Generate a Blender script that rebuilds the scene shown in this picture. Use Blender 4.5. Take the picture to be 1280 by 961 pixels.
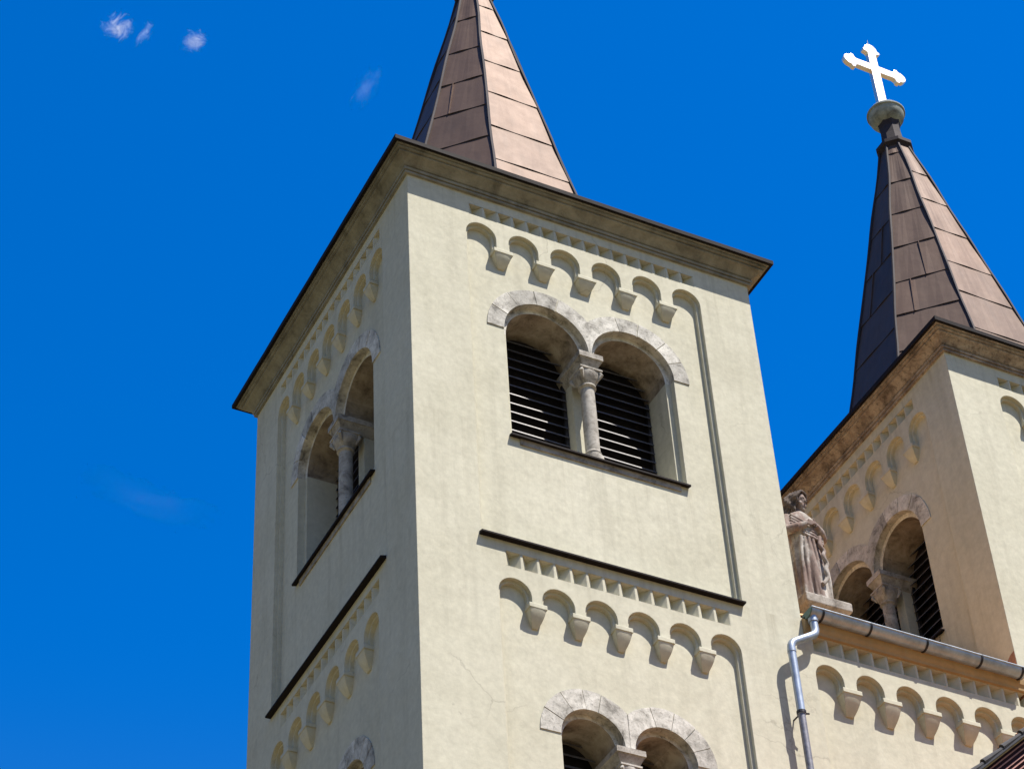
import bpy, bmesh, math, random
from mathutils import Vector, Matrix, noise
random.seed(11)
R = math.radians
for o in list(bpy.data.objects): bpy.data.objects.remove(o)
sc = bpy.context.scene
COL = sc.collection
H = 28.2            # height of the tower walls above the ground (z = 0)
W = 6.0             # side of a tower
DX = 9.815          # the second tower stands this far along the facade

# ------------------------------------------------------------------ camera
cam = bpy.data.cameras.new('camera'); cam_o = bpy.data.objects.new('camera', cam); COL.objects.link(cam_o)
cam.sensor_width = 36; cam.lens = 36 * 2961.3 / 1280; cam.clip_end = 20000; cam.clip_start = .1
yaw, pitch, roll = 0.5069, 0.7386, -0.0655
fwd = Vector((math.cos(pitch)*math.sin(yaw), math.cos(pitch)*math.cos(yaw), math.sin(pitch)))
rt = fwd.cross(Vector((0, 0, 1))).normalized(); up = rt.cross(fwd)
r2 = math.cos(roll)*rt + math.sin(roll)*up; u2 = -math.sin(roll)*rt + math.cos(roll)*up
m = Matrix((r2, u2, -fwd)).transposed().to_4x4(); m.translation = Vector((-10.595, -21.921, -26.5875 + H))
cam_o.matrix_world = m; sc.camera = cam_o
CAM = m.translation.copy()

# ------------------------------------------------------------------ sky, sun, exposure
SUN_AZ, SUN_EL = 30, 62          # azimuth from the facade normal (-y) towards +x
world = bpy.data.worlds.new('World'); sc.world = world; world.use_nodes = True
nt = world.node_tree; nt.nodes.clear()
sky = nt.nodes.new('ShaderNodeTexSky'); sky.sky_type = 'NISHITA'; sky.sun_disc = False
sky.sun_elevation = R(SUN_EL); sky.sun_rotation = R(180 - SUN_AZ)
sky.air_density = 1.0; sky.dust_density = 0.2; sky.ozone_density = 3.0; sky.altitude = 300
hs = nt.nodes.new('ShaderNodeHueSaturation'); hs.inputs['Saturation'].default_value = 1.55; hs.inputs['Value'].default_value = 1.0
bg = nt.nodes.new('ShaderNodeBackground'); bg.inputs['Strength'].default_value = 0.118
wo = nt.nodes.new('ShaderNodeOutputWorld')
tint = nt.nodes.new('ShaderNodeMix'); tint.data_type = 'RGBA'; tint.blend_type = 'MULTIPLY'; tint.inputs[0].default_value = 1; tint.inputs[7].default_value = (1, .84, 1.06, 1)
nt.links.new(sky.outputs[0], hs.inputs['Color']); nt.links.new(hs.outputs[0], tint.inputs[6])
# paler, warmer sky in the hazy band near the horizon
geo = nt.nodes.new('ShaderNodeTexCoord'); sxyz = nt.nodes.new('ShaderNodeSeparateXYZ'); nt.links.new(geo.outputs['Generated'], sxyz.inputs[0])
band = nt.nodes.new('ShaderNodeMapRange'); band.interpolation_type = 'SMOOTHSTEP'; band.inputs[1].default_value = .15; band.inputs[2].default_value = .60; nt.links.new(sxyz.outputs[2], band.inputs[0])
pale = nt.nodes.new('ShaderNodeMix'); pale.data_type = 'RGBA'; pale.blend_type = 'MULTIPLY'; pale.inputs[0].default_value = 1; pale.inputs[7].default_value = (.82, .67, .42, 1); nt.links.new(sky.outputs[0], pale.inputs[6])
both = nt.nodes.new('ShaderNodeMix'); both.data_type = 'RGBA'; nt.links.new(band.outputs[0], both.inputs[0]); nt.links.new(pale.outputs[2], both.inputs[6]); nt.links.new(tint.outputs[2], both.inputs[7]); nt.links.new(both.outputs[2], bg.inputs[0]); nt.links.new(bg.outputs[0], wo.inputs[0])
sl = bpy.data.lights.new('sun', 'SUN'); sl.energy = 5.0; sl.angle = R(0.53); sl.color = (1, .935, .84)
so = bpy.data.objects.new('sun', sl); COL.objects.link(so)
SD = Vector((math.sin(R(SUN_AZ))*math.cos(R(SUN_EL)), -math.cos(R(SUN_AZ))*math.cos(R(SUN_EL)), math.sin(R(SUN_EL))))
so.rotation_euler = SD.to_track_quat('Z', 'Y').to_euler(); so.location = (20, -30, 70)
sc.view_settings.view_transform = 'Standard'; sc.view_settings.look = 'None'
sc.view_settings.exposure = 0.84; sc.view_settings.gamma = 1; sc.view_settings.use_curve_mapping = False

# ------------------------------------------------------------------ materials
class Mat:
    def __init__(s, name):
        s.m = bpy.data.materials.new(name); s.m.use_nodes = True; s.t = s.m.node_tree; s.n = s.t.nodes; s.l = s.t.links
        s.b = s.n['Principled BSDF']; s.tc = s.n.new('ShaderNodeNewGeometry').outputs['Position']; s.h = None
    def map(s, scale=(1, 1, 1)):
        q = s.n.new('ShaderNodeMapping'); q.inputs['Scale'].default_value = scale; s.l.new(s.tc, q.inputs[0]); return q.outputs[0]
    def noise(s, scale, detail=5, rough=.55, vec=None, dist=0):
        q = s.n.new('ShaderNodeTexNoise'); q.inputs['Scale'].default_value = scale; q.inputs['Detail'].default_value = detail
        q.inputs['Roughness'].default_value = rough; q.inputs['Distortion'].default_value = dist
        s.l.new(vec if vec is not None else s.tc, q.inputs['Vector']); return q.outputs[0]
    def ramp(s, fac, stops):
        q = s.n.new('ShaderNodeValToRGB'); e = q.color_ramp.elements
        while len(e) < len(stops): e.new(.5)
        for k, (p, c) in enumerate(stops):
            e[k].position = p; e[k].color = (c, c, c, 1) if isinstance(c, (int, float)) else (*c, 1)
        s.l.new(fac, q.inputs[0]); return q.outputs[0]
    def mix(s, fac, a, b, mode='MIX'):
        q = s.n.new('ShaderNodeMix'); q.data_type = 'RGBA'; q.blend_type = mode
        for v, k in ((fac, 0), (a, 6), (b, 7)):
            if isinstance(v, (int, float)): q.inputs[k].default_value = v if k == 0 else (v, v, v, 1)
            elif isinstance(v, tuple): q.inputs[k].default_value = (*v, 1)
            else: s.l.new(v, q.inputs[k])
        return q.outputs[2]
    def math(s, op, a, b):
        q = s.n.new('ShaderNodeMath'); q.operation = op
        for k, v in enumerate((a, b)):
            if isinstance(v, (int, float)): q.inputs[k].default_value = v
            else: s.l.new(v, q.inputs[k])
        return q.outputs[0]
    def attr(s, name):
        q = s.n.new('ShaderNodeAttribute'); q.attribute_name = name; return q.outputs['Fac']
    def color(s, c):
        if isinstance(c, tuple): s.b.inputs['Base Color'].default_value = (*c, 1)
        else: s.l.new(c, s.b.inputs['Base Color'])
        return s
    def bump(s, h, strength, dist):
        q = s.n.new('ShaderNodeBump'); q.inputs['Strength'].default_value = strength; q.inputs['Distance'].default_value = dist
        s.l.new(h, q.inputs['Height'])
        if s.h is not None: s.l.new(s.h, q.inputs['Normal'])
        s.h = q.outputs[0]; s.l.new(s.h, s.b.inputs['Normal']); return s
    def surf(s, rough, metal=0, spec=.3):
        s.b.inputs['Roughness'].default_value = rough; s.b.inputs['Metallic'].default_value = metal
        s.b.inputs['Specular IOR Level'].default_value = spec; return s

def plaster(name, c1, c2, c3):
    M = Mat(name)
    big = M.ramp(M.noise(.55, 6, .6), [(.3, c1), (.72, c2)])
    streak = M.ramp(M.noise(1, 6, .6, M.map((3.2, 3.2, .25))), [(.52, 0.0), (.8, 1.0)])
    a = M.mix(M.math('MULTIPLY', streak, .48), big, c3)
    fine = M.ramp(M.noise(9, 6, .7), [(.3, .86), (.7, 1.06)])
    a = M.mix(1.0, a, fine, 'MULTIPLY')
    blot = M.ramp(M.noise(1.9, 9, .74, None, .9), [(.54, 0.0), (.74, 1.0)])
    a = M.mix(M.math('MULTIPLY', blot, .30), a, c3)
    sx = M.n.new('ShaderNodeSeparateXYZ'); M.l.new(M.tc, sx.inputs[0]); runs = None
    for top, ln in ((H-4.66, 1.7), (H-.05, 1.5), (H-6.7, .7)):
        mr = M.n.new('ShaderNodeMapRange'); mr.inputs[1].default_value = top-ln; mr.inputs[2].default_value = top; M.l.new(sx.outputs[2], mr.inputs[0])
        v = M.math('MULTIPLY', mr.outputs[0], M.math('LESS_THAN', sx.outputs[2], top)); runs = v if runs is None else M.math('MAXIMUM', runs, v)
    drip = M.ramp(M.noise(1, 5, .65, M.map((7, 7, .22))), [(.52, 0.0), (.74, 1.0)])
    a = M.mix(M.math('MULTIPLY', M.math('MULTIPLY', runs, drip), .5), a, (.30, .275, .20))
    vo = M.n.new('ShaderNodeTexVoronoi'); vo.feature = 'DISTANCE_TO_EDGE'; vo.inputs['Scale'].default_value = .55
    wb = M.n.new('ShaderNodeTexNoise'); wb.inputs['Scale'].default_value = 1.6; wb.inputs['Detail'].default_value = 6; M.l.new(M.tc, wb.inputs['Vector'])
    vm = M.n.new('ShaderNodeVectorMath'); vm.operation = 'MULTIPLY_ADD'; vm.inputs[1].default_value = (.9, .9, .9); M.l.new(wb.outputs['Color'], vm.inputs[0]); M.l.new(M.tc, vm.inputs[2]); M.l.new(vm.outputs[0], vo.inputs['Vector'])
    crack = M.ramp(vo.outputs['Distance'], [(.002, 1.0), (.007, 0.0)])
    mask = M.ramp(M.noise(.45, 3, .5), [(.57, 0.0), (.64, 1.0)])
    a = M.mix(M.math('MULTIPLY', M.math('MULTIPLY', crack, mask), .32), a, (.16, .14, .11))
    M.color(a).surf(.9, 0, .15)
    be = M.n.new('ShaderNodeBevel'); be.samples = 4; be.inputs['Radius'].default_value = .018; M.h = be.outputs[0]
    M.bump(M.noise(1.3, 3, .5), .35, .05); M.bump(M.noise(5, 5, .62, M.map((1, 1, .55)), .5), .32, .014); M.bump(M.noise(55, 4, .7), .3, .004)
    return M.m
def stone(name, light, mid, dark, scale=5, lich=.55, bump=.02):
    M = Mat(name)
    a = M.ramp(M.noise(scale, 8, .68, None, .4), [(.28, dark), (.45, mid), (.62, light)])
    tone = M.attr('tone')
    a = M.mix(1.0, a, M.ramp(tone, [(0, .72), (1, 1.12)]), 'MULTIPLY')
    sp = M.ramp(M.noise(scale*4.5, 6, .75), [(lich, 0.0), (lich+.16, 1.0)])
    a = M.mix(M.math('MULTIPLY', sp, .75), a, dark)
    M.color(a).surf(.88, 0, .2)
    M.bump(M.noise(scale*1.2, 6, .65), .6, bump); M.bump(M.noise(scale*9, 5, .7), .5, bump*.25)
    return M.m
def sheet(name, c1, c2, rough, metal):
    M = Mat(name)
    a = M.ramp(M.noise(1.6, 7, .65), [(.3, c1), (.7, c2)])
    a = M.mix(1.0, a, M.ramp(M.attr('tone'), [(0, .82), (1, 1.12)]), 'MULTIPLY')
    st = M.ramp(M.noise(1, 5, .6, M.map((5, 5, .5))), [(.5, 1.0), (.8, .75)])
    a = M.mix(1.0, a, st, 'MULTIPLY')
    M.color(a).surf(rough, metal, .4)
    q = M.ramp(M.noise(3.5, 5, .6), [(.2, rough-.02), (.8, rough+.04)]); M.l.new(q, M.b.inputs['Roughness'])
    M.bump(M.noise(1.3, 3, .5), .3, .05); M.bump(M.noise(6, 4, .6), .2, .010)
    return M.m
def plain(name, c, rough, metal=0, var=.3, bump=.003, scale=12):
    M = Mat(name)
    d = tuple(x*(1-var) for x in c); e = tuple(min(1, x*(1+var*.6)) for x in c)
    M.color(M.ramp(M.noise(scale, 6, .65), [(.3, d), (.7, e)])).surf(rough, metal, .35)
    if bump: M.bump(M.noise(scale*3, 4, .6), .5, bump)
    return M.m

PLASTER = plaster('cream_plaster', (.49, .468, .36), (.572, .550, .438), (.335, .315, .24))
BOUNCE_PLASTER = plaster('bounce_lit_plaster', (.36, .245, .125), (.43, .30, .155), (.26, .175, .09))  # orange bounce light from the red roof, put into the moulding's colour
WARMTILE = plain('pale_terracotta_tile', (.60, .35, .16), .8, 0, .3, .006, 5)
STONE = stone('arch_stone', (.63, .605, .54), (.43, .41, .36), (.10, .092, .078), 4.2, .53)
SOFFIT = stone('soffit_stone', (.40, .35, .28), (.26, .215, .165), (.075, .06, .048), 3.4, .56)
CARVED = stone('carved_stone', (.46, .43, .38), (.31, .285, .245), (.09, .08, .07), 5.5, .54, .014)
CORNICE = stone('cornice_stone', (.275, .268, .225), (.205, .198, .165), (.10, .096, .08), 3.0, .60, .025)
CORNICE_BROWN = stone('weathered_cornice_stone', (.40, .345, .285), (.24, .195, .16), (.06, .048, .04), 3.0, .5, .06)
FLASH = plain('dark_flashing', (.016, .013, .013), .7, 0)
FLASH.node_tree.nodes['Principled BSDF'].inputs['Specular IOR Level'].default_value = .08
COPPER = sheet('brown_copper_sheet', (.085, .046, .027), (.108, .062, .038), .62, .40)
SEAM = plain('dark_seam', (.028, .02, .022), .8, 0)
LOUVER = plain('louver_wood', (.022, .021, .026), .55)
SLAT = plain('louver_slat', (.10, .095, .105), .5)
ZINC = plain('zinc', (.36, .41, .47), .42, .45, .3, .003, 6)
RUSTPIPE = plain('dull_pipe', (.22, .22, .24), .5, .35, .4)
BLACKIRON = plain('black_iron', (.03, .03, .035), .5, .4)
GREENCAP = plain('green_cap', (.10, .17, .15), .5, .3)
VERDI = stone('verdigris_copper', (.34, .37, .345), (.22, .24, .22), (.09, .08, .065), 4, .6, .006)
GILT = plain('polished_gilt', (.95, .80, .66), .34, .85, .08, .001)
STATUE = stone('statue_stone', (.37, .34, .30), (.235, .20, .17), (.085, .065, .055), 7.0, .55, .01)
def weathered(name):
    M = Mat(name)
    a = M.ramp(M.noise(6, 7, .65), [(.3, (.20, .17, .145)), (.48, (.34, .31, .275)), (.66, (.50, .47, .43))])
    red = M.ramp(M.noise(2.4, 5, .6, M.map((1.5, 1.5, .7))), [(.44, 0.0), (.56, 1.0)])
    a = M.mix(M.math('MULTIPLY', red, .75), a, (.17, .105, .085))
    soot = M.ramp(M.noise(5, 8, .7, M.map((1.6, 1.6, .6))), [(.56, 0.0), (.66, 1.0)])
    a = M.mix(M.math('MULTIPLY', soot, .6), a, (.06, .05, .045))
    M.color(a).surf(.9, 0, .15); M.bump(M.noise(20, 6, .7), .5, .006); return M.m
STATUE = weathered('statue_stone')
HAIR = stone('statue_dark_stone', (.15, .12, .10), (.085, .068, .06), (.03, .024, .02), 9, .6, .008)
PEDSTONE = stone('pedestal_stone', (.40, .365, .32), (.27, .24, .205), (.10, .085, .07), 5, .54)
BRICK = stone('exposed_masonry', (.36, .20, .13), (.28, .15, .10), (.13, .07, .05), 9, .6, .03)
MAROON_SHADE = plain('maroon_board_shade', (.035, .008, .009), .8)  # soffit boards, and the shade between gable boards as colour
LIT_EDGE = plain('lit_edge_red', (.40, .20, .165), .7)  # sunlit edges of the gable boards, painted as a paler red
VERGE = plain('verge_board', (.014, .014, .018), .6)
OCHRE = plain('ochre_trim', (.42, .30, .10), .6)
CEMENT = plain('verge_tile', (.045, .043, .045), .8)
TILE = plain('red_roof_tile', (.52, .215, .085), .8, 0, .4, .006, 5)
BLOCKER_GREEN = plain('blocker_green', (.05, .07, .025), .9, 0, .5, 1.0, .05)  # for the added ring that blocks the low sky
GROUND = plain('paving', (.15, .12, .06), .9, 0, .25, .01, .8)

# ------------------------------------------------------------------ mesh helpers
class MB:
    def __init__(s): s.v = []; s.f = []; s.tone = []
    def poly(s, pts, tone=.6):
        q = []
        for p in pts:
            p = Vector(p)
            if not q or (p - q[-1]).length > 1e-5: q.append(p)
        if len(q) > 1 and (q[0]-q[-1]).length < 1e-5: q.pop()
        if len(q) < 3: return
        b = len(s.v); s.v += [tuple(p) for p in q]; s.f.append(tuple(range(b, b+len(q)))); s.tone.append(tone)
    def box(s, a, b, tone=.6, T=None):
        (x0, y0, z0), (x1, y1, z1) = a, b
        P = [(x0,y0,z0),(x1,y0,z0),(x1,y1,z0),(x0,y1,z0),(x0,y0,z1),(x1,y0,z1),(x1,y1,z1),(x0,y1,z1)]
        if T: P = [T(*p) for p in P]
        for f in ((0,3,2,1),(4,5,6,7),(0,1,5,4),(1,2,6,5),(2,3,7,6),(3,0,4,7)): s.poly([P[i] for i in f], tone)
    def hexa(s, P, tone=.6):
        for f in ((0,3,2,1),(4,5,6,7),(0,1,5,4),(1,2,6,5),(2,3,7,6),(3,0,4,7)): s.poly([P[i] for i in f], tone)
    def loft(s, rings, cap=True, closed=True, tone=.6):
        for a, b in zip(rings, rings[1:]):
            n = len(a)
            for i in range(n if closed else n-1):
                j = (i+1) % n; s.poly([a[i], a[j], b[j], b[i]], tone)
        if cap: s.poly(rings[0][::-1], tone); s.poly(rings[-1], tone)
    def tube(s, path, r, n=12, cap=True, tone=.6):
        path = [Vector(p) for p in path]; rings = []
        rr = r if isinstance(r, (list, tuple)) else [r]*len(path)
        ref = None
        for i, p in enumerate(path):
            t = (path[min(i+1, len(path)-1)] - path[max(i-1, 0)]).normalized()
            if ref is None: ref = t.orthogonal().normalized()
            ref = (ref - t*ref.dot(t)).normalized(); b = t.cross(ref)
            rings.append([p + rr[i]*(math.cos(2*math.pi*k/n)*ref + math.sin(2*math.pi*k/n)*b) for k in range(n)])
        s.loft(rings, cap, True, tone)
    def lathe(s, prof, c=(0, 0, 0), n=24, tone=.6, phase=0):
        s.loft([[(c[0]+r*math.cos(2*math.pi*k/n+phase), c[1]+r*math.sin(2*math.pi*k/n+phase), c[2]+z) for k in range(n)] for r, z in prof], True, True, tone)
    def ball(s, c, r, n=16, m_=10):
        rx, ry, rz = r if isinstance(r, (tuple, list)) else (r, r, r)
        s.loft([[(c[0]+rx*math.sin(math.pi*j/m_)*math.cos(2*math.pi*k/n), c[1]+ry*math.sin(math.pi*j/m_)*math.sin(2*math.pi*k/n), c[2]-rz*math.cos(math.pi*j/m_)) for k in range(n)] for j in range(1, m_)])
    def fill(s, loops, T, v, tone=.6):
        """flat fill of an outline with holes, loops are lists of (u, z), laid at depth v"""
        bm = bmesh.new(); edges = []
        for lp in loops:
            q = []
            for p in lp:
                if not q or abs(p[0]-q[-1][0])+abs(p[1]-q[-1][1]) > 1e-5: q.append(p)
            if abs(q[0][0]-q[-1][0])+abs(q[0][1]-q[-1][1]) < 1e-5: q.pop()
            vs = [bm.verts.new((p[0], p[1], 0)) for p in q]
            edges += [bm.edges.new((vs[i], vs[(i+1) % len(vs)])) for i in range(len(vs))]
        bmesh.ops.triangle_fill(bm, use_beauty=True, use_dissolve=False, edges=edges, normal=(0, 0, 1))
        for f in bm.faces: s.poly([T(p.co.x, v, p.co.y) for p in f.verts], tone)
        bm.free()
    def build(s, name, mat, parent=None, loc=(0, 0, 0), smooth=None, joint=None):
        me = bpy.data.meshes.new(name); me.from_pydata(s.v, [], s.f)
        at = me.attributes.new('tone', 'FLOAT', 'FACE'); at.data.foreach_set('value', s.tone)
        bm = bmesh.new(); bm.from_mesh(me); bmesh.ops.remove_doubles(bm, verts=bm.verts, dist=2e-5)
        bmesh.ops.recalc_face_normals(bm, faces=bm.faces); bm.to_mesh(me); bm.free()
        me.materials.append(mat)
        if joint:
            me.materials.append(joint)
            for p_, t_ in zip(me.polygons, s.tone): p_.material_index = 1 if t_ < 0 else 0
        if smooth:
            me.shade_smooth(); me.set_sharp_from_angle(angle=R(smooth))
        o = bpy.data.objects.new(name, me); COL.objects.link(o); o.location = loc
        if parent: o.parent = parent
        return o
def tag(o, label=None, cat=None, group=None, kind=None):
    for k, v in (('label', label), ('category', cat), ('group', group), ('kind', kind)):
        if v: o[k] = v
    return o
def empty(name, loc, label, cat, group=None):
    o = bpy.data.objects.new(name, None); COL.objects.link(o); o.location = loc; o.empty_display_size = .3
    return tag(o, label, cat, group)

def arc(c, z, r, a0, a1, n):
    return [(c + r*math.cos(R(a0+(a1-a0)*k/n)), z + r*math.sin(R(a0+(a1-a0)*k/n))) for k in range(n+1)]
def extrude(mb, lp, T, v0, v1, sel=None, tone=.6):
    n = len(lp)
    for i in range(n):
        a, b = lp[i], lp[(i+1) % n]
        if sel and not sel(a, b): continue
        mb.poly([T(a[0], v0, a[1]), T(b[0], v0, b[1]), T(b[0], v1, b[1]), T(a[0], v1, a[1])], tone)
def strip(mb, A, B, T, v, sel=None, tone=.6):
    n = len(A)
    for i in range(n):
        j = (i+1) % n
        if sel and not sel(A[i], A[j]): continue
        P = [A[i], A[j], B[j], B[i]]
        ar = sum(P[k][0]*P[(k+1) % 4][1]-P[(k+1) % 4][0]*P[k][1] for k in range(4))
        if abs(ar) < 1e-7: continue
        mb.poly([T(p[0], v, p[1]) for p in P], tone)

# ------------------------------------------------------------------ blind arcade, sawtooth, windows
def arcade(cs, r, zc, zt, zb, inset=0):
    r = r - inset; p = [(cs[0]-r, zb)]
    for k, c in enumerate(cs):
        p += arc(c, zc, r, 180, 0, 14)
        if k < len(cs)-1: p += [(c+r, zt), (cs[k+1]-r, zt)]
    p.append((cs[-1]+r, zb)); return p
def panel(mb, T, cs, r, zc, zt, zb, d, holes=(), step=.5):
    O = arcade(cs, r, zc, zt, zb); I = arcade(cs, r, zc, zt, zb, .045)
    extrude(mb, O, T, 0, d*step); strip(mb, O, I, T, d*step); extrude(mb, I, T, d*step, d)
    mb.fill([I]+list(holes), T, d)
    return O
def corbels(T, cs, r, zt, h, d, parent, loc=(0, 0, H)):
    for a, b in zip(cs, cs[1:]):
        mb = MB(); l, q = a+r, b-r; c = (l+q)/2; w = (q-l)/2*random.uniform(.95, 1.06); h0 = h; h = h0*random.uniform(.9, 1.1)
        j = lambda s=.006: random.uniform(-s, s)
        mb.box((l-.055, -.024+j(.003), zt-.055), (q+.055, d+.02, zt+.014), .62, T)
        ring = []
        sk = j(.006)
        for q in range(9):
            t = q/8; z = zt-.055-t*h
            ww = (w+.042)*(1-t)+w*.55*t+.012*math.sin(math.pi*t); vv = -.015+(d*.96)*(.8*t+.2*t*t)-.010*math.sin(math.pi*t)
            ring.append([T(c-ww+sk*t, vv, z), T(c-ww*.5+sk*t, vv-.004, z), T(c+ww*.5+sk*t, vv-.004, z), T(c+ww+sk*t, vv, z), T(c+ww*.97, d+.02, z), T(c-ww*.97, d+.02, z)])
        mb.loft(ring, tone=.55)
        mb.build('corbel', PLASTER, parent, loc, smooth=35); h = h0
def sawtooth(mb, T, u0, u1, z0, z1, n, dep=.125):
    """returns the hole outline; adds the diagonal teeth inside it"""
    p = (u1-u0)/n; f = .016
    line = [(u0, 0)]
    for k in range(n):
        a = u0+k*p
        line += [(a+f, .004), (a+p/2, dep), (a+p-f, .004)]
    line.append((u1, 0))
    for a, b in zip(line, line[1:]):
        mb.poly([T(a[0], a[1], z0), T(b[0], b[1], z0), T(b[0], b[1], z1), T(a[0], a[1], z1)])
    for z in (z0, z1):
        for k in range(n):
            a = u0+k*p
            mb.poly([T(a+f, 0, z), T(a+p/2, dep, z), T(a+p-f, 0, z)])
    return [(u0, z0), (u1, z0), (u1, z1), (u0, z1)]
def bifora_outline(w, inset):
    uc, zc, off = w['uc'], w['zc'], w['off']; r = w['ri']-inset
    return [(uc-off-r, w['zs'])] + arc(uc-off, zc, r, 180, 0, 24) + arc(uc+off, zc, r, 180, 0, 24) + [(uc+off+r, w['zs'])]
def bifora(mb, T, w, parent, d, slats=True, loc=(0, 0, H)):
    """twin arched window: plaster jambs go to mb, the rest become parts of the tower"""
    uc, zc, zs, off, ri, ro = w['uc'], w['zc'], w['zs'], w['off'], w['ri'], w['ro']
    A = bifora_outline(w, 0); B = bifora_outline(w, w['in2'])
    o1, deep = .115, .74
    above = lambda a, b: min(a[1], b[1]) > zc-1e-4
    below = lambda a, b: not above(a, b)
    for lo, v0, v1 in ((A, d, d+o1), (B, d+o1, d+deep)): extrude(mb, lo, T, v0, v1, below)
    strip(mb, A, B, T, d+o1, below)
    # stone voussoirs
    st = MB()
    th_o = math.degrees(math.acos(min(1, off/ro)))
    for sgn in (-1, 1):
        c = uc + sgn*off
        n = w.get('n', 5); cuts = [180]
        seg = [random.uniform(.8, 1.2) for _ in range(n)]; tot = sum(seg); a = 180
        for k in seg[:-1]: a -= (180-th_o-8)*k/tot; cuts.append(a)
        cuts.append(0)
        for k in range(n):
            a0, a1 = cuts[k]-(.45 if k else 0), cuts[k+1]+(.45 if k < n-1 else 0)
            N = 8; outer = []; inner = []
            jr = random.uniform(-.010, .008)
            for q in range(N+1):
                t = a0+(a1-a0)*q/N; to = max(t, th_o)
                outer.append((c - sgn*(-1)*0 + (-1 if sgn > 0 else 1)*(ro+jr)*math.cos(R(to)), zc+(ro+jr)*math.sin(R(to))))
                inner.append((c + (-1 if sgn > 0 else 1)*ri*math.cos(R(t)), zc+ri*math.sin(R(t))))
            lp = outer
            if k == n-1:
                lp = outer + [(uc-sgn*(-1)*.001, zc)]
            lp = lp + inner[::-1]
            lp = [(min(p[0], uc-.0008) if sgn < 0 else max(p[0], uc+.0008), p[1]) for p in lp]
            tone = random.random(); pr = -.016+random.uniform(-.004, .004)
            extrude(st, lp, T, d+pr, d+.03, None, tone); st.fill([lp], T, d+pr, tone)
    win = st.build('window_arch', STONE, parent, loc)
    sf = MB()
    extrude(sf, A, T, d+.02, d+o1, above, .35); strip(sf, A, B, T, d+o1, above, .9)
    sf.build('arch_order', STONE, win)
    sf = MB()
    # irregular stones in the soffit
    n = len(B)
    for i in range(n):
        a, b = B[i], B[(i+1) % n]
        if not above(a, b): continue
        random.seed(i//6*7+3); tone = random.uniform(.2, .9)
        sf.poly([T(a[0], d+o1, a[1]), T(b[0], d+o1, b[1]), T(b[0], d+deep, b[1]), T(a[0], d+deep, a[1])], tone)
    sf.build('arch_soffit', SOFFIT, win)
    # impost, capital, column, pier
    s = w['s']; mid = off-ri+w['in2']            # half width of the strip between the openings
    im = MB()
    zt, z1, z2 = zc+.012, zc-.085*s, zc-.25*s
    v0, v1 = d-.03, d+deep-.02
    hw = mid+.09*s
    im.box((uc-hw, v0, z1), (uc+hw, v1, zt), .75, T)
    im.hexa([T(uc-mid*.98, v0+.09*s, z2), T(uc+mid*.98, v0+.09*s, z2), T(uc+mid*.98, v1, z2), T(uc-mid*.98, v1, z2),
             T(uc-hw+.012, v0+.012, z1), T(uc+hw-.012, v0+.012, z1), T(uc+hw-.012, v1, z1), T(uc-hw+.012, v1, z1)], .6)
    im.build('impost', CARVED, win)
    vc = d+.18*s; cr = .105*s; cz1 = z2; cz0 = zc-.53*s
    cp = MB(); rings = []
    for k in range(9):
        t = k/8; z = cz1-(cz1-cz0)*t; ring = []
        hwid = (.175*s)*(1-t**2.2)+(cr*1.05)*t**2.2; ex = 5.5*(1-t)+2*t
        for q in range(32):
            an = 2*math.pi*q/32; ca, sa = math.cos(an), math.sin(an)
            rad = hwid/(abs(ca)**ex+abs(sa)**ex)**(1/ex)
            face = max(abs(ca), abs(sa)); 
            if .12 < t < .75 and face > .93: rad += .018*s*(1-abs(t-.4)/.35)      # carved lobes on each side
            ring.append(T(uc+rad*ca, vc+rad*sa, z))
        rings.append(ring)
    cp.loft(rings)
    cp.box((uc-.185*s, vc-.185*s, cz1-.035*s), (uc+.185*s, vc+.185*s, cz1-.004), .8, T)
    # volutes hanging from the corners
    for su in (-1, 1):
        for sv in (-1, 1):
            cp.tube([T(uc+su*.15*s, vc+sv*.15*s, cz1-.03*s), T(uc+su*.165*s, vc+sv*.165*s, cz1-.10*s), T(uc+su*.12*s, vc+sv*.12*s, cz1-.20*s)], [.02*s, .035*s, .015*s], 8)
    cp.build('capital', CARVED, win, smooth=40)
    cl = MB()
    def lathe_T(prof, tone):
        cl.loft([[T(uc+r*math.cos(2*math.pi*k/24), vc+r*math.sin(2*math.pi*k/24), z) for k in range(24)] for r, z in prof], True, True, tone)
    zb = zs+.03
    lathe_T([(cr*1.02, cz0+.02), (cr*1.28, cz0), (cr*1.32, cz0-.025*s), (cr*1.1, cz0-.05*s), (cr, cz0-.06*s), (cr*1.05, (cz0+zb)/2), (cr*1.03, zb+.20*s), (cr*1.12, zb+.19*s), (cr*1.2, zb+.165*s), (cr*1.08, zb+.14*s), (cr*1.12, zb+.12*s), (cr*1.45, zb+.09*s), (cr*1.5, zb+.05*s), (cr*1.5, zb)], .7)
    cl.build('column', CARVED, win, smooth=40)
    pi = MB(); pi.box((uc-mid*.96, d+.44, zs-.02), (uc+mid*.96, v1-.005, z2+.01), .6, T); pi.build('pier', PLASTER, win)
    # louvers
    vl = d+deep-.10
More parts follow.
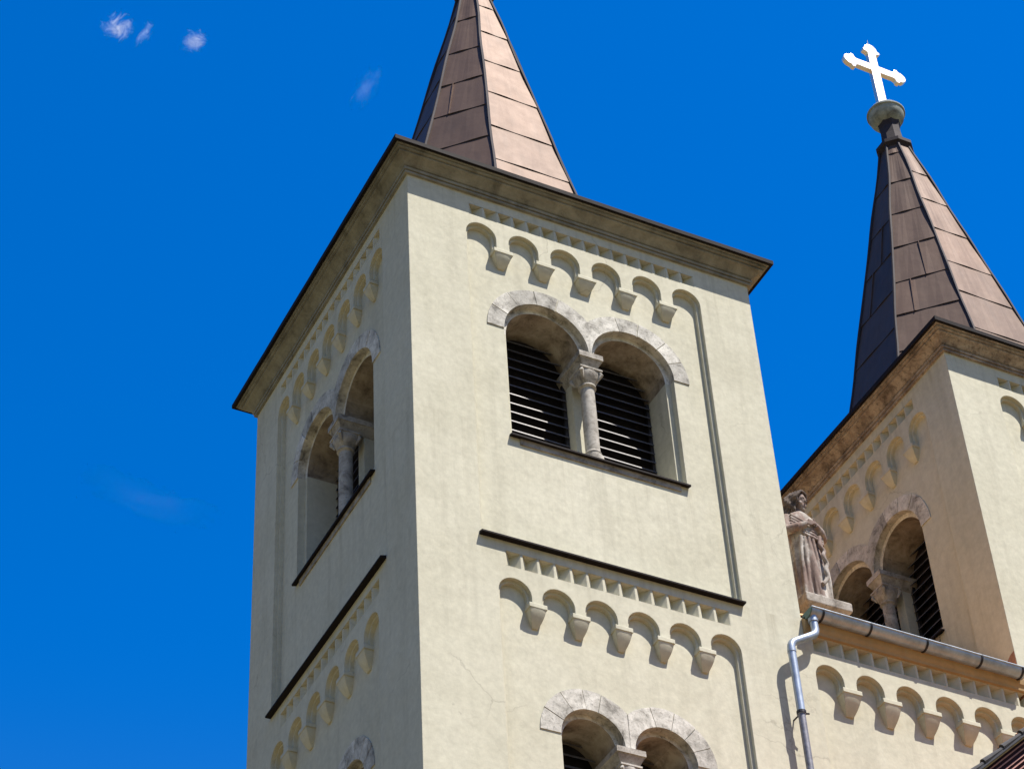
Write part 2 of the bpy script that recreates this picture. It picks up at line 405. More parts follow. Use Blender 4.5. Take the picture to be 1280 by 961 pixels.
    for sgn in (-1, 1):
        c = uc+sgn*off; r = ri-w['in2']
        e0, e1 = (c-r, uc-mid) if sgn < 0 else (uc+mid, c+r)
        fr = MB(); lp = [(e0, zs)] + arc(c, zc, r+.01, 180, 0, 20) + [(e1, zs)]
        fr.fill([lp], T, d+deep-.004)
        fr.box((e0-.01, vl-.01, zs), (e0+.05, vl+.05, zc), .5, T); fr.box((e1-.05, vl-.01, zs), (e1+.01, vl+.05, zc), .5, T)
        f = fr.build('louver', LOUVER, win)
        sm = MB(); z = zs+.1
        while z < zc+r-.06:
            hwid = r if z < zc else math.sqrt(max(.0001, r*r-(z+.06-zc)**2))
            x0, x1 = max(e0+.012, c-hwid), min(e1-.012, c+hwid)
            if x1-x0 > .08:
                q = random.uniform(-.006, .006)
                P = [(x0, vl-.05, z+q), (x1, vl-.05, z-q), (x1, vl+.085, z+.115), (x0, vl+.085, z+.115)]
                sm.hexa([T(*p) for p in P]+[T(p[0], p[1]+.006, p[2]+.026) for p in P])
            z += .178
        sm.build('slats', SLAT, f)
    # sill
    L0, L1 = A[0][0]-.02, A[-1][0]+.02
    si = MB()
    prof = [(d-.075, zs-.10), (d-.075, zs-.072), (d+.06, zs-.035), (d+.7, zs+.004), (d+.7, zs-.02), (d+.05, zs-.07), (d-.06, zs-.105)]
    si.loft([[T(L0, a, z) for a, z in prof], [T(L1, a, z) for a, z in prof]])
    si.build('sill', FLASH, win)
    sb = MB(); sb.box((L0+.16, d-.022, zs-.20), (L1-.14, d+.02, zs-.09), .4, T); sb.build('sill_stone', PEDSTONE, win)
    return A

# ------------------------------------------------------------------ the bell towers
CX, CY = 3.29, 3.59               # the spire stands slightly off the tower's centre
AL = .409
DIRS = [(-math.sin(AL), -math.cos(AL)), (math.sin(AL), -math.cos(AL)), (math.cos(AL), -math.sin(AL)), (math.cos(AL), math.sin(AL)),
        (math.sin(AL), math.cos(AL)), (-math.sin(AL), math.cos(AL)), (-math.cos(AL), math.sin(AL)), (-math.cos(AL), -math.sin(AL))]
def spire_r(z): return 2.5286*(11.34-z)/(11.34-.5)

def make_tower(x, label, left_arches, left_lower, cornice_mat):
    root = empty('bell_tower', (x, 0, 0), label, 'bell tower', 'pair of bell towers of the church')
    loc = (0, 0, H); d = .125
    TF = lambda u, v, z: (u, v, z)
    TL = lambda u, v, z: (v, W-u, z)
    TR = lambda u, v, z: (W-v, u, z)
    TB = lambda u, v, z: (W-u, W-v, z)
    mb = MB()
    up_front = [1.215+.7135*k for k in range(6)]
    low_front = [1.423+.6475*k for k in range(6)]
    for T, ups, ur, lows, name in ((TF, up_front, .252, low_front, 'front'), (TL, left_arches[0], left_arches[1], left_lower, 'left')):
        uc = 3.01 if name == 'front' else 2.98
        w1 = dict(uc=uc, zc=-2.53, zs=-4.56, off=.73, ri=.705, ro=.98, in2=.085, s=1.0)
        w2 = dict(uc=uc+.03, zc=-9.52, zs=-11.1, off=.54, ri=.47, ro=.778, in2=.07, s=.85)
        h1 = bifora(mb, T, w1, root, d); h2 = bifora(mb, T, w2, root, d)
        P1 = panel(mb, T, ups, ur, -.835, -1.045, -6.62, d, [h1])
        P2 = panel(mb, T, lows, .245, -7.545, -7.655, -13.2, d, [h2])
        s1 = sawtooth(mb, T, 1.02, 4.98, -.445, -.215, 16)
        s2 = sawtooth(mb, T, 1.30, 4.80, -7.105, -6.865, 14)
        outer = [(0, -H), (W, -H), (W, 0.05), (0, 0.05)]
        if x and name == 'front': outer = [(.185, -H), (W, -H), (W, .05), (0, .05), (0, -6.62), (.185, -6.62)]
        mb.fill([outer, P1, P2, s1, s2], T, 0)
        corbels(T, ups, ur, -1.045, .22, d, root); corbels(T, lows, .245, -7.655, .25, d, root)
        # string course with its metal cover
        st = MB()
        prof = [(0.13, -6.70), (-.08, -6.705), (-.09, -6.70), (-.09, -6.675), (.13, -6.61)]
        st.loft([[T(.93, a, z) for a, z in prof], [T(5.04, a, z) for a, z in prof]])
        st.build('string_course', FLASH, root, loc)
    for T in (TR, TB): mb.fill([[(0, -H), (W, -H), (W, .05), (0, .05)]], T, 0)
    mb.build('wall', PLASTER, root, loc)
    # cornice
    co = MB()
    prof = [(0, -.02), (.045, -.02), (.05, .012), (.012, .016), (.012, .034), (.062, .036), (.07, .075), (.02, .08), (.02, .10), (.06, .115), (.10, .155), (.155, .195), (.215, .222), (.215, .240), (.19, .243), (.19, .255), (.25, .258), (.256, .285), (.23, .288), (.23, .30), (.285, .303), (.285, .335), (0, .335)]
    def ringat(o, z, N=14):
        P = []
        for (ax, ay), (bx, by) in (((-o, -o), (W+o, -o)), ((W+o, -o), (W+o, W+o)), ((W+o, W+o), (-o, W+o)), ((-o, W+o), (-o, -o))):
            for k in range(N):
                t = k/N; px, py = ax+(bx-ax)*t, ay+(by-ay)*t
                wv = .008*noise.noise((px*1.3+x, py*1.3, z*3)) if k else 0
                P.append((px+(wv if ax == bx else 0), py+(wv if ay == by else 0), z+wv*.5))
        return P
    co.loft([ringat(o, z) for o, z in prof], False, tone=.6)
    co.build('cornice', cornice_mat, root, loc)
    fl = MB()
    fl.loft([ringat(o, z) for o, z in ((.20, .337), (.286, .337), (.29, .315), (.335, .305), (.34, .31), (.342, .388), (.31, .396), (.0, .44))], False)
    g = ringat(.0, .44, 14); ap = (CX, CY, .8)
    for i in range(len(g)): fl.poly([g[i], g[(i+1) % len(g)], ap])
    fl.build('eaves_cover', FLASH, root, loc)
    # spire
    sp = MB()
    for k in range(8):
        da, db = DIRS[k], DIRS[(k+1) % 8]
        nx, ny = (da[0]+db[0])/2, (da[1]+db[1])/2; ln = math.hypot(nx, ny); nx, ny = nx/ln, ny/ln
        P = lambda t, z, o=0: (CX+(da[0]*(1-t)+db[0]*t)*spire_r(z)+nx*o, CY+(da[1]*(1-t)+db[1]*t)*spire_r(z)+ny*o, z)
        z = .33; off = random.uniform(.2, 1.0); first = True
        while z < 10.05:
            z2 = min(10.05, z+(off if first else 1.16+random.uniform(-.10, .10))); first = False
            if 10.05-z2 < .3: z2 = 10.05
            tone = random.random(); tl = random.uniform(-.05, .05)
            N = 8
            zl = lambda t: z+(tl*(t-.5)*spire_r(z)*.35 if z > .4 else 0)
            cut = random.choice([0, 0, 0, .3, .6]) if z > .4 and z2 < 8 and k != 0 else 0
            for q in range(N):
                a, b = q/N, (q+1)/N
                wv = lambda t: .006*math.sin(t*9+z*3+k)
                tt = tone if not cut or a < cut else (tone+.4) % 1
                sp.poly([P(a, zl(a), .014+wv(a)), P(b, zl(b), .014+wv(b)), P(b, z2+.04, 0), P(a, z2+.04, 0)], tt)
                sp.poly([P(a, zl(a), .014+wv(a)), P(b, zl(b), .014+wv(b)), P(b, zl(b)+.004, -.01), P(a, zl(a)+.004, -.01)], tt)
                if z > .4: sp.poly([P(a, zl(a)-.010, .004), P(b, zl(b)-.010, .004), P(b, zl(b)+.004, .017+wv(b)), P(a, zl(a)+.004, .017+wv(a))], -1)
            if cut:
                e = .012/spire_r(z)
                sp.hexa([P(cut-e, zl(cut), 0), P(cut+e, zl(cut), 0), P(cut+e, zl(cut), .03), P(cut-e, zl(cut), .03), P(cut-e, z2, 0), P(cut+e, z2, 0), P(cut+e, z2, .03), P(cut-e, z2, .03)], .9)
            z = z2
    spo = sp.build('spire', COPPER, root, loc, joint=SEAM)
    rg = MB()
    for k in range(8):
        dv = DIRS[k]
        rg.tube([(CX+dv[0]*(spire_r(z)+.012)+.010*math.sin(z*2.3+k), CY+dv[1]*(spire_r(z)+.012)+.010*math.cos(z*3.1+k), z) for z in [.33+.405*j for j in range(25)]], .032, 6)
    rg.build('ridge_rolls', SEAM, spo)
    c8 = lambda r, z: [(CX+dv[0]*r, CY+dv[1]*r, z) for dv in DIRS]
    cb = MB()
    cb.loft([c8(spire_r(9.95), 9.95), c8(.36, 10.0), c8(.40, 10.04), c8(.40, 10.13), c8(.33, 10.2), c8(.25, 10.24)])
    cb.build('collar', SEAM, spo)
    nk = MB(); nk.loft([c8(.25, 10.2), c8(.225, 10.5), c8(.215, 10.75), c8(.26, 10.95)]); nk.build('neck', SEAM, spo)
    bl = MB()
    bl.lathe([(.17, 10.84), (.22, 10.87), (.30, 10.94), (.355, 11.03), (.38, 11.13), (.385, 11.18), (.41, 11.19), (.41, 11.225), (.38, 11.24), (.35, 11.31), (.27, 11.39), (.16, 11.44), (.05, 11.45)], (CX-.02, CY, 0), 32)
    bl.build('orb', VERDI, spo, smooth=50)
    # cross with pointed trefoil ends, a hollow metal box standing on the orb
    cr = MB(); cz = 12.68; hw = .110
    def arm(length, foot=False):
        # half outline from the centre outwards (along, half width)
        if foot: return [(hw, hw), (length, hw*.98)]
        return [(hw, hw), (length-.34, hw*.95), (length-.30, hw*1.15), (length-.27, .21), (length-.20, .215), (length-.17, .16), (length-.10, .15), (length-.02, .075), (length, 0)]
    arms = [((1, 0), .80, False), ((0, 1), .80, False), ((-1, 0), .80, False), ((0, -1), cz-11.40, True)]
    out = []
    for (ax, az), ln, ft in arms:
        a = arm(ln, ft); px, pz = az, -ax      # right-hand side first
        s1 = [(ax*t+px*w_, az*t+pz*w_) for t, w_ in a]; s2 = [(ax*t-px*w_, az*t-pz*w_) for t, w_ in reversed(a)]
        out += s1 + s2
    TC = lambda u, v, z: (CX-.06+u, CY+v, cz+z)
    clean = []
    for p in out:
        if not clean or math.hypot(p[0]-clean[-1][0], p[1]-clean[-1][1]) > 1e-4: clean.append(p)
    if math.hypot(clean[0][0]-clean[-1][0], clean[0][1]-clean[-1][1]) < 1e-4: clean.pop()
    extrude(cr, clean, TC, -.055, .055); cr.fill([clean], TC, -.055); cr.fill([clean], TC, .055)
    cro = cr.build('cross', GILT, spo)
    md = cro.modifiers.new('edge', 'BEVEL'); md.width = .012; md.segments = 2; md.limit_method = 'ANGLE'
    rod = MB(); rod.tube([(CX-.06, CY, cz+.78), (CX-.055, CY, cz+1.0)], [.012, .004], 6); rod.build('lightning_rod', BLACKIRON, spo)
    return root

LOW = [1.432+.665*k - .09 for k in range(6)]
towerA = make_tower(0, 'nearer cream bell tower in the middle with both belfry faces in full view', ([6-(1.173+.6095*k) for k in range(6, -1, -1)], .235), [6-(1.48+.6625*k) for k in range(5, -1, -1)], CORNICE)
towerB = make_tower(DX, 'cream bell tower at the right edge whose brown spire carries the bright cross', ([6-(1.035+.677*k) for k in range(6, -1, -1)][1:], .252), [6-(1.48+.6625*k) for k in range(5, -1, -1)], CORNICE_BROWN)
# bare masonry where the plaster has fallen off the corner of the right tower
pm = MB(); T = lambda u, v, z: (v, u, z)
lp = [(.004, -6.12), (.10, -6.14), (.22, -6.22), (.33, -6.30), (.37, -6.42), (.36, -6.56), (.41, -6.66), (.55, -6.74), (.55, -6.95), (.004, -6.95)]
pm.fill([lp], T, -.006); extrude(pm, lp, T, -.006, .01)
pm.build('bare_masonry', BRICK, towerB, (0, 0, H))

# ------------------------------------------------------------------ nave wall between the towers
nave = empty('nave_wall', (7.9, 0, 0), 'cream wall with arched frieze joining the two towers under the gutter', 'church wall')
TN = lambda u, v, z: (u-7.9, v, z)
nb = MB()
ncs = [6.335+.671*k for k in range(5)]+[9.66]
P = panel(nb, TN, ncs, .232, -7.585, -7.70, -13.0, .155)
s = sawtooth(nb, TN, 6.12, 9.93, -7.15, -6.91, 15, .13)
nb.fill([[(6.0, -H), (10.0, -H), (10.0, -6.62), (6.0, -6.62)], P, s], TN, 0)
nb.poly([TN(6, 0, -6.62), TN(9.81, 0, -6.62), TN(9.81, .3, -6.62), TN(6, .3, -6.62)])
nb.build('wall', PLASTER, nave, (0, 0, H))
corbels(TN, ncs, .232, -7.70, .28, .155, nave)
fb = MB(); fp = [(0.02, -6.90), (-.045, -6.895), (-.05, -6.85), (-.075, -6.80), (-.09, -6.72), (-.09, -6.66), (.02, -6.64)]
fb.loft([[TN(6.004, a, z) for a, z in fp], [TN(9.98, a, z) for a, z in fp]]); fb.build('eaves_moulding', BOUNCE_PLASTER, nave, (0, 0, H))
rf = MB()
for k in range(17):
    for c in range(16):
        y0, y1 = -.02+k*.34, -.02+(k+1)*.34+.06; z0, z1 = -6.58+k*.34*.85, -6.58+((k+1)*.34+.06)*.85-.03
        u0, u1 = 6.03+c*.2345, 6.03+(c+1)*.2345
        um = (u0+u1)/2
        rf.poly([TN(u0, y0, z0), TN(um, y0, z0+.05), TN(um, y1, z1+.05), TN(u0, y1, z1)], random.random())
        rf.poly([TN(um, y0, z0+.05), TN(u1, y0, z0), TN(u1, y1, z1), TN(um, y1, z1+.05)], random.random())
rf.build('roof', WARMTILE, nave, (0, 0, H))

# ------------------------------------------------------------------ gutter and downpipe
gut = empty('rain_gutter', (6.02, -.15, H-6.72), 'zinc half round gutter along the wall top below the statue', 'gutter')
TG = lambda x, y, z: (x-6.02, y+.15, z+6.72)
tr = MB(); gz = lambda x: -6.60-.012*(x-6)
for (a, b) in ((6.02, 7.02), (7.03, 7.98), (7.99, 8.93), (8.94, 9.72)):
    rings = []
    for x in (a, b):
        prof = [(-.15+.115*math.cos(R(t)), gz(x)+.115*math.sin(R(t))) for t in range(180, 361, 12)] + [(-.15+.107*math.cos(R(t)), gz(x)+.107*math.sin(R(t))) for t in range(360, 179, -12)]
        rings.append([TG(x, y, z) for y, z in prof])
    tr.loft(rings)
    tr.tube([TG(a, -.267, gz(a)+.004), TG(b, -.267, gz(b)+.004)], .014, 8)
tr.build('trough', ZINC, gut, smooth=40)
ec = MB(); ec.loft([[TG(x, -.15+.118*math.cos(R(t)), gz(6)+.118*math.sin(R(t))+.0) for t in range(180, 361, 15)] for x in (6.004, 6.024)]); ec.build('end_cap', GREENCAP, gut)
for x in (6.22, 7.025, 7.985, 8.935, 9.66):
    bk = MB()
    for dx in (0,):
        bk.loft([[TG(x+e, -.15+rr*math.cos(R(t)), gz(x)+rr*math.sin(R(t))) for e, rr in ((-.015, .116), (.015, .116), (.015, .128), (-.015, .128))] for t in range(175, 366, 10)])
    bk.build('bracket', BLACKIRON, gut)
dp = empty('downpipe', (5.60, -.2, 0), 'blue grey downpipe with two elbows running down the tower corner', 'downpipe')
TD = lambda x, y, z: (x-5.60, y+.2, z+H)
pp = MB()
def bend(pts, r=.09, n=6):
    out = [Vector(pts[0])]
    for a, b, c in zip(pts, pts[1:], pts[2:]):
        a, b, c = Vector(a), Vector(b), Vector(c); p = b+(a-b).normalized()*r; q = b+(c-b).normalized()*r
        out += [(1-t)**2*p+2*t*(1-t)*b+t*t*q for t in [k/n for k in range(n+1)]]
    return out+[Vector(pts[-1])]
path = bend([TD(6.09, -.15, -6.66), TD(6.10, -.16, -6.99), TD(5.605, -.2, -7.31), TD(5.605, -.2, -8.50)])
pp.tube(path, .058, 16)
pp.tube([TD(6.09, -.15, -6.68), TD(6.092, -.152, -6.78)], .072, 16)
pp.tube([TD(5.605, -.2, -7.42), TD(5.605, -.2, -7.47)], .064, 16)
pp.build('pipe', ZINC, dp, smooth=45)
lo = MB(); lo.tube([TD(5.605, -.2, -8.48), TD(5.606, -.2, -18), TD(5.608, -.2, -H)], .052, 16); lo.build('lower_pipe', RUSTPIPE, dp, smooth=45)
for z in (-8.47, -11.2, -14.2, -17.2, -20.2, -23.2, -26.2):
    c = MB(); c.tube([TD(5.605, -.2, z-.022), TD(5.605, -.2, z+.022)], .068, 16); c.tube([TD(5.605, -.2, z), TD(5.605, .01, z)], .012, 8)
    c.tube([TD(5.665, -.2, z), TD(5.72, -.22, z)], .014, 6)
    c.build('pipe_clamp', BLACKIRON, dp)

# ------------------------------------------------------------------ pedestal and statue
PX, PY, PZ = 6.81, .72, -5.78
ped = empty('pedestal', (PX, PY, H-6.8), 'weathered stone pedestal under the statue behind the gutter', 'pedestal')
pb = MB(); zt = PZ+6.8
def sq(h, z, k=.0):
    h *= .9; return [(-h+k, -h, z), (h, -h, z), (h, h, z), (-h, h, z)]
pb.loft([sq(.36, -.3), sq(.36, zt-.26), sq(.39, zt-.20), sq(.44, zt-.16), sq(.445, zt-.02), sq(.43, zt)]); po = pb.build('block', PEDSTONE, ped)
bv = po.modifiers.new('edge', 'BEVEL'); bv.width = .012; bv.segments = 2

stat = empty('statue', (PX, PY, H+PZ), 'weathered stone statue of a robed long haired woman standing on the pedestal', 'statue')
def bake(mb, name, mat, vox, smooth_it, parent):
    o = mb.build(name, mat)
    a = o.modifiers.new('r', 'REMESH'); a.mode = 'VOXEL'; a.voxel_size = vox
    b = o.modifiers.new('s', 'SMOOTH'); b.iterations = smooth_it; b.factor = .5
    dg = bpy.context.evaluated_depsgraph_get(); me = bpy.data.meshes.new_from_object(o.evaluated_get(dg))
    old = o.data; o.modifiers.clear(); o.data = me; bpy.data.meshes.remove(old)
    me.shade_smooth(); o.parent = parent
    if not me.materials: me.materials.append(mat)
    at = me.attributes.get('tone') or me.attributes.new('tone', 'FLOAT', 'FACE')
    at.data.foreach_set('value', [.6]*len(at.data))
    return o
b = MB()
secs = [(0, .33, .27, .00), (.10, .345, .28, 0), (.35, .33, .27, .0), (.7, .30, .25, .01), (1.0, .275, .225, .02), (1.2, .25, .20, .02), (1.38, .265, .205, .01), (1.55, .285, .19, 0), (1.68, .27, .165, 0), (1.76, .17, .125, 0), (1.80, .09, .09, 0), (1.90, .075, .078, 0)]
rings = []; N = 72
def lerp_sec(z):
    for a, c in zip(secs, secs[1:]):
        if a[0] <= z <= c[0]:
            t = (z-a[0])/(c[0]-a[0]); return [a[i]+(c[i]-a[i])*t for i in range(4)]
    return list(secs[-1])
z = 0
while z <= 1.901:
    _, rx, ry, ox = lerp_sec(min(z, 1.9)); ring = []
    fold = max(0, min(1, (1.25-z)/.5))
    for k in range(N):
        a = 2*math.pi*k/N
        f = 1+fold*(.20*abs(math.sin(3.5*a+1.0*math.sin(z*1.7)+.5*z))-.11+.05*math.sin(11*a+2.2*z))
        if z > .9: f += .02*math.sin(7*a+9*z)*(1 if z < 1.65 else 0)
        ring.append((ox+rx*f*math.cos(a), ry*f*math.sin(a), z))
    rings.append(ring); z += .05
b.loft(rings)
# mantle folds crossing the chest from the shoulders, and falling at the side
def fold(pts, r): b.tube(bend(pts, .05, 4), r, 8)
for k in range(5):
    fold([(-.25-.01*k, -.10, 1.66-.055*k), (-.08, -.215, 1.50-.06*k), (.12, -.22, 1.44-.055*k), (.29, -.09, 1.50-.06*k)], .026)
for k in range(3):
    fold([(.24, -.06, 1.70-.05*k), (.12, -.17, 1.62-.05*k), (-.04, -.21, 1.52-.05*k)], .024)
for k, (x0, x1) in enumerate(((-.22, -.25), (-.13, -.17), (-.03, -.06), (.07, .04))):
    fold([(x0*.8, -.20, 1.22), (x0, -.245+abs(x0)*.25, .8), (x1, -.265+abs(x1)*.25, .35), (x1*1.1, -.27+abs(x1)*.25, .03)], .034)
# zigzag hem of the mantle hanging on the left arm
fold([(.20, -.22, 1.28), (.13, -.27, 1.06), (.22, -.27, .98), (.13, -.30, .86), (.22, -.29, .74), (.13, -.31, .60), (.17, -.31, .46), (.02, -.32, .30)], .036)
fold([(.27, -.10, 1.30), (.30, -.12, .9), (.31, -.12, .5), (.28, -.12, .1)], .05)
fold([(.22, -.17, 1.3), (.26, -.19, .8), (.27, -.18, .4), (.25, -.17, .05)], .035)
# arms with wide sleeves
b.tube([(.25, .0, 1.66), (.33, -.03, 1.50), (.365, -.08, 1.36), (.26, -.20, 1.38), (.13, -.265, 1.45)], [.085, .085, .085, .07, .045], 12)
b.tube([(-.25, .0, 1.66), (-.33, -.03, 1.50), (-.35, -.09, 1.34), (-.22, -.22, 1.36), (-.08, -.275, 1.42)], [.085, .085, .085, .07, .045], 12)
for k in range(3): fold([(.36, -.03, 1.32-.03*k), (.30, -.16, 1.29-.05*k), (.20, -.20, 1.27-.05*k)], .028)
# hands folded on the breast: palm, four fingers, thumb
for sx, (hx, hz) in ((1, (.07, 1.475)), (-1, (-.02, 1.445))):
    b.ball((hx+sx*.03, -.275, hz), (.05, .022, .036))
    for q in range(4):
        b.tube([(hx, -.285, hz+.027-.018*q), (hx-sx*.045, -.295, hz+.030-.018*q), (hx-sx*(.085-.008*abs(q-1)), -.285, hz+.032-.017*q)], [.0115, .011, .008], 8)
    b.tube([(hx+sx*.03, -.285, hz+.03), (hx+sx*.005, -.295, hz+.06), (hx-sx*.012, -.293, hz+.082)], [.013, .012, .009], 8)
# feet peeping from under the hem
b.ball((-.10, -.30, .035), (.055, .10, .04)); b.ball((.10, -.29, .035), (.055, .10, .04))
# head, turned to her left and bowed
MH = Matrix.Translation((.015, -.035, 1.985)) @ Matrix.Rotation(R(24), 4, 'Z') @ Matrix.Rotation(R(10), 4, 'X') @ Matrix.Scale(1.17, 4)
hd = MB()
hd.ball((0, 0, .02), (.093, .115, .135), 24, 16)
hd.ball((0, -.03, -.055), (.070, .085, .085), 20, 12)
hd.tube([(0, -.108, .035), (0, -.133, -.012), (0, -.112, -.028)], [.012, .019, .012], 8)
hd.ball((0, -.104, -.066), (.030, .014, .009)); hd.ball((0, -.10, -.083), (.026, .014, .009)); hd.ball((0, -.092, -.118), (.028, .024, .022))
for sx in (-1, 1):
    hd.ball((sx*.036, -.096, .022), (.019, .012, .010)); hd.tube([(sx*.012, -.112, .045), (sx*.038, -.107, .052), (sx*.066, -.085, .042)], [.009, .011, .007], 8)
    hd.ball((sx*.055, -.07, -.035), (.028, .028, .030)); hd.ball((sx*.093, .0, .0), (.012, .022, .034))
hd.v = [tuple(MH @ Vector(p)) for p in hd.v]
base = len(b.v); b.v += hd.v; b.f += [tuple(i+base for i in f) for f in hd.f]; b.tone += hd.tone
fig = bake(b, 'figure', STATUE, .009, 2, stat)
h = MB()
h.ball((0, .055, .055), (.108, .115, .120), 24, 14)
for sx in (-1, 1):
    for k in range(5):
        y0 = -.062+.045*k
        pts = [(sx*.004, y0-.012, .158-.006*k), (sx*.062, y0-.020, .142), (sx*.104, y0-.004, .085)]
        for t in range(1, 9):
            pts.append((sx*(.112+.006*k+.016*math.sin(t*1.7+k*1.3)), y0+.012+.008*t+.012*math.cos(t*1.7+k*1.3), .085-.047*t))
        h.tube(pts, [.022]*3+[.024-.001*t for t in range(8)], 8)
h.v = [tuple(MH @ Vector(p)) for p in h.v]
bake(h, 'hair', HAIR, .008, 1, stat)

stat.scale = (.88, .9, 1.03)
# ------------------------------------------------------------------ gabled porch in front of the facade (only a corner of its eaves shows)
por = empty('gabled_porch', (7.9, -3, 0), 'gabled porch roof corner with dark red boarded eaves at bottom right', 'porch')
RX, RZ, SL = 7.9, -9.393, .86
TP = lambda x, y, z: (x-7.9, y+3, z+H)
def slope_pt(side, s_, y, o):      # s_ metres along x from the ridge, o metres below the surface
    n = math.hypot(1, SL); return TP(RX+side*(s_-o*SL/n*0), y, RZ-SL*s_-o*n)
wl = MB()
wl.fill([[(4.6, -H), (11.2, -H), (11.2, RZ-SL*3.3-.12), (7.9, RZ-.12), (4.6, RZ-SL*3.3-.12)]], lambda u, v, z: TP(u, v, z), -3.80)
for xx in (4.6, 11.2): wl.poly([TP(xx, -3.80, -H), TP(xx, -.02, -H), TP(xx, -.02, RZ-SL*3.3-.12), TP(xx, -3.80, RZ-SL*3.3-.12)])
wl.build('wall', PLASTER, por)
rm = MB(); bd = MB(); bt = MB(); vb = MB(); oc = MB(); vt = MB()
def slab(mb, side, s1_, y0, y1, o0, o1):
    mb.hexa([slope_pt(side, 0, y0, o1), slope_pt(side, s1_, y0, o1), slope_pt(side, s1_, y1, o1), slope_pt(side, 0, y1, o1),
             slope_pt(side, 0, y0, o0), slope_pt(side, s1_, y0, o0), slope_pt(side, s1_, y1, o0), slope_pt(side, 0, y1, o0)])
for side in (-1, 1):
    for c in range(13):
        y0, y1 = -3.94+c*.3, -3.94+(c+1)*.3
        for r_ in range(14):
            s0, s1 = r_*.31, (r_+1)*.31+.04
            ym = (y0+y1)/2; t = random.random()
            A_ = lambda s_, y, o: slope_pt(side, s_, y, o)
            rm.poly([A_(s0, y0, .02), A_(s1, y0, -.0), A_(s1, ym, -.05), A_(s0, ym, -.03)], t)
            rm.poly([A_(s0, ym, -.03), A_(s1, ym, -.05), A_(s1, y1, -.0), A_(s0, y1, .02)], t)
    slab(bd, side, 3.9, -3.90, -.02, .03, .055)
    # front gable boarding: shaded gaps coloured dark maroon, sunlit board edges coloured pale red
    bd.poly([slope_pt(side, 0, -3.83, .05), slope_pt(side, 3.7, -3.83, .05), slope_pt(side, 3.7, -3.83, 1.9), slope_pt(side, 0, -3.83, 1.9)])
    for k in range(36):
        q = random.uniform(-.004, .004); o0 = .085+.052*k+q
        slab(bt, side, 3.7, -3.868+q, -3.84, o0, o0+.015)
    slab(vb, side, 4.0, -3.99, -3.92, .0, .04)
    slab(oc, side, 4.0, -3.965, -3.915, .043, .058)
    for r_ in range(13):
        s0 = r_*.33
        vt.tube([slope_pt(side, s0, -3.97, .0), slope_pt(side, s0+.34, -3.97, -.015)], [.024, .040], 9)
ro = rm.build('roof', TILE, por); bdo = bd.build('soffit_boards', MAROON_SHADE, por); bt.build('lit_edge_strips', LIT_EDGE, bdo); vbo = vb.build('verge_board', VERGE, por); oc.build('trim', OCHRE, vbo); vt.build('verge_tiles', CEMENT, ro)

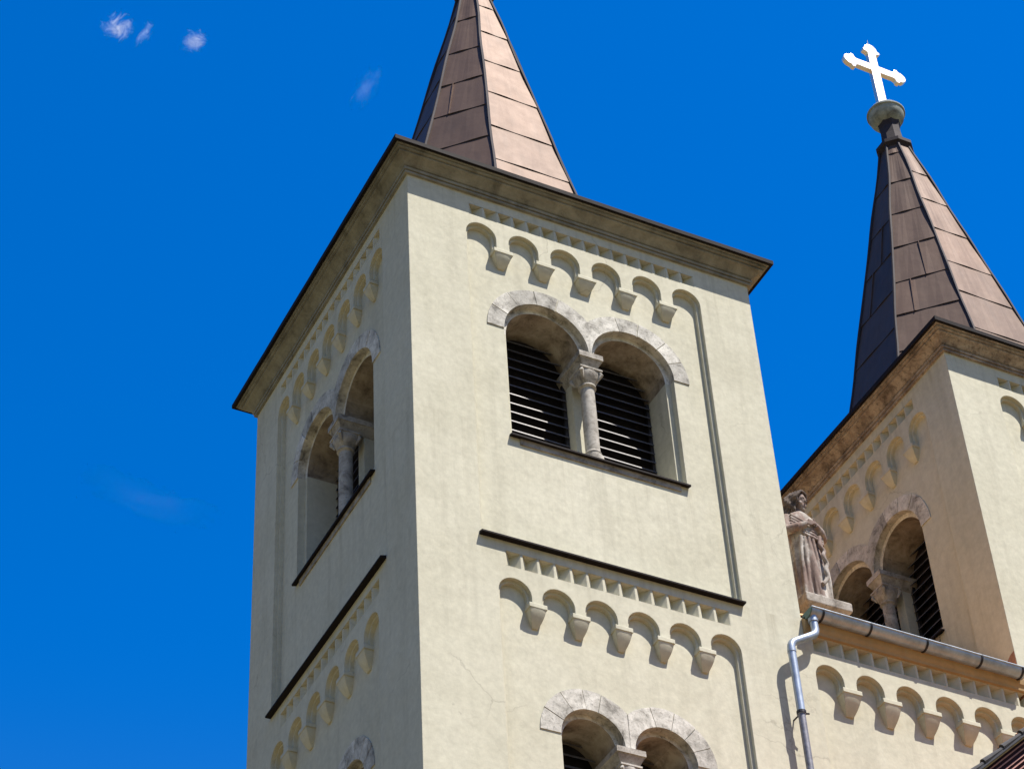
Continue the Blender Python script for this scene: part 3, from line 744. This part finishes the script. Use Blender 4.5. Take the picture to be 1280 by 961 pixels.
# ------------------------------------------------------------------ clouds: small thin wisps far up
def cloud(direction, dist, size, dens, label, seed, name='cloud'):
    dv = Vector(direction).normalized(); c = CAM + dv*dist
    mb = MB(); mb.ball((0, 0, 0), (1, 1, 1), 24, 14)
    M = bpy.data.materials.new('cloud_vapour'); M.use_nodes = True; t = M.node_tree; t.nodes.clear(); L = t.links
    out = t.nodes.new('ShaderNodeOutputMaterial'); pv = t.nodes.new('ShaderNodeVolumePrincipled'); tc = t.nodes.new('ShaderNodeTexCoord')
    mp = t.nodes.new('ShaderNodeMapping'); mp.inputs['Location'].default_value = (seed*3.7, seed*1.3, seed*.7); L.new(tc.outputs['Object'], mp.inputs[0])
    nz = t.nodes.new('ShaderNodeTexNoise'); nz.inputs['Scale'].default_value = 1.9; nz.inputs['Detail'].default_value = 8; nz.inputs['Roughness'].default_value = .74; nz.inputs['Distortion'].default_value = 1.1; L.new(mp.outputs[0], nz.inputs['Vector'])
    ln = t.nodes.new('ShaderNodeVectorMath'); ln.operation = 'LENGTH'; L.new(tc.outputs['Object'], ln.inputs[0])
    r1 = t.nodes.new('ShaderNodeMapRange'); r1.inputs[1].default_value = 0; r1.inputs[2].default_value = 1; r1.inputs[3].default_value = .12; r1.inputs[4].default_value = -.40; L.new(ln.outputs['Value'], r1.inputs[0])
    ad = t.nodes.new('ShaderNodeMath'); ad.operation = 'ADD'; L.new(nz.outputs[0], ad.inputs[0]); L.new(r1.outputs[0], ad.inputs[1])
    r2_ = t.nodes.new('ShaderNodeMapRange'); r2_.inputs[1].default_value = .46; r2_.inputs[2].default_value = .72; r2_.inputs[3].default_value = 0; r2_.inputs[4].default_value = dens; L.new(ad.outputs[0], r2_.inputs[0])
    L.new(r2_.outputs[0], pv.inputs['Density']); pv.inputs['Color'].default_value = (1, 1, 1, 1); pv.inputs['Anisotropy'].default_value = .2
    L.new(pv.outputs[0], out.inputs['Volume'])
    o = mb.build(name, M); o.location = c; o.scale = size; o.rotation_euler = (0, R(20), R(-20))
    tag(o, label, 'cloud', 'small wispy clouds in the blue sky'); return o
cloud((.166, .612, .774), 2500, (36, 26, 48), .075, 'largest white wisp of cloud at the top left of the sky', 1)
cloud((.1765, .610, .7725), 2500, (20, 14, 42), .06, 'narrow faint wisp of cloud between the two brighter wisps', 2)
cloud((.196, .605, .771), 2500, (32, 24, 34), .07, 'small rounded puff of cloud nearest the spire among the wisps', 3)
cloud((.267, .591, .761), 2500, (34, 26, 80), .006, 'very faint cloud veil just left of the near spire', 4)

cloud((.232, .735, .637), 2500, (170, 80, 40), .0007, 'broad barely visible veil of cloud in the sky left of the near tower', 6)
# ------------------------------------------------------------------ ground
g = MB(); S = 3000
g.poly([(-S, -S, 0), (S, -S, 0), (S, S, 0), (-S, S, 0)]); tag(g.build('ground', GROUND), kind='structure')

hl = MB(); rings = []
for k, (rad, hh) in enumerate(((350, -2), (520, .45), (700, 1.0), (1100, .8), (2600, -.05))):
    rings.append([(rad*math.cos(2*math.pi*q/96), rad*math.sin(2*math.pi*q/96), hh*(120+45*noise.noise((3*math.cos(2*math.pi*q/96), 3*math.sin(2*math.pi*q/96), k*.5))) if hh > 0 else hh) for q in range(96)])
hl.loft(rings, False); tag(hl.build('sky_blocker_ring', BLOCKER_GREEN, smooth=60), kind='structure')  # unseen hill ring, added to block low sky and darken the shaded walls
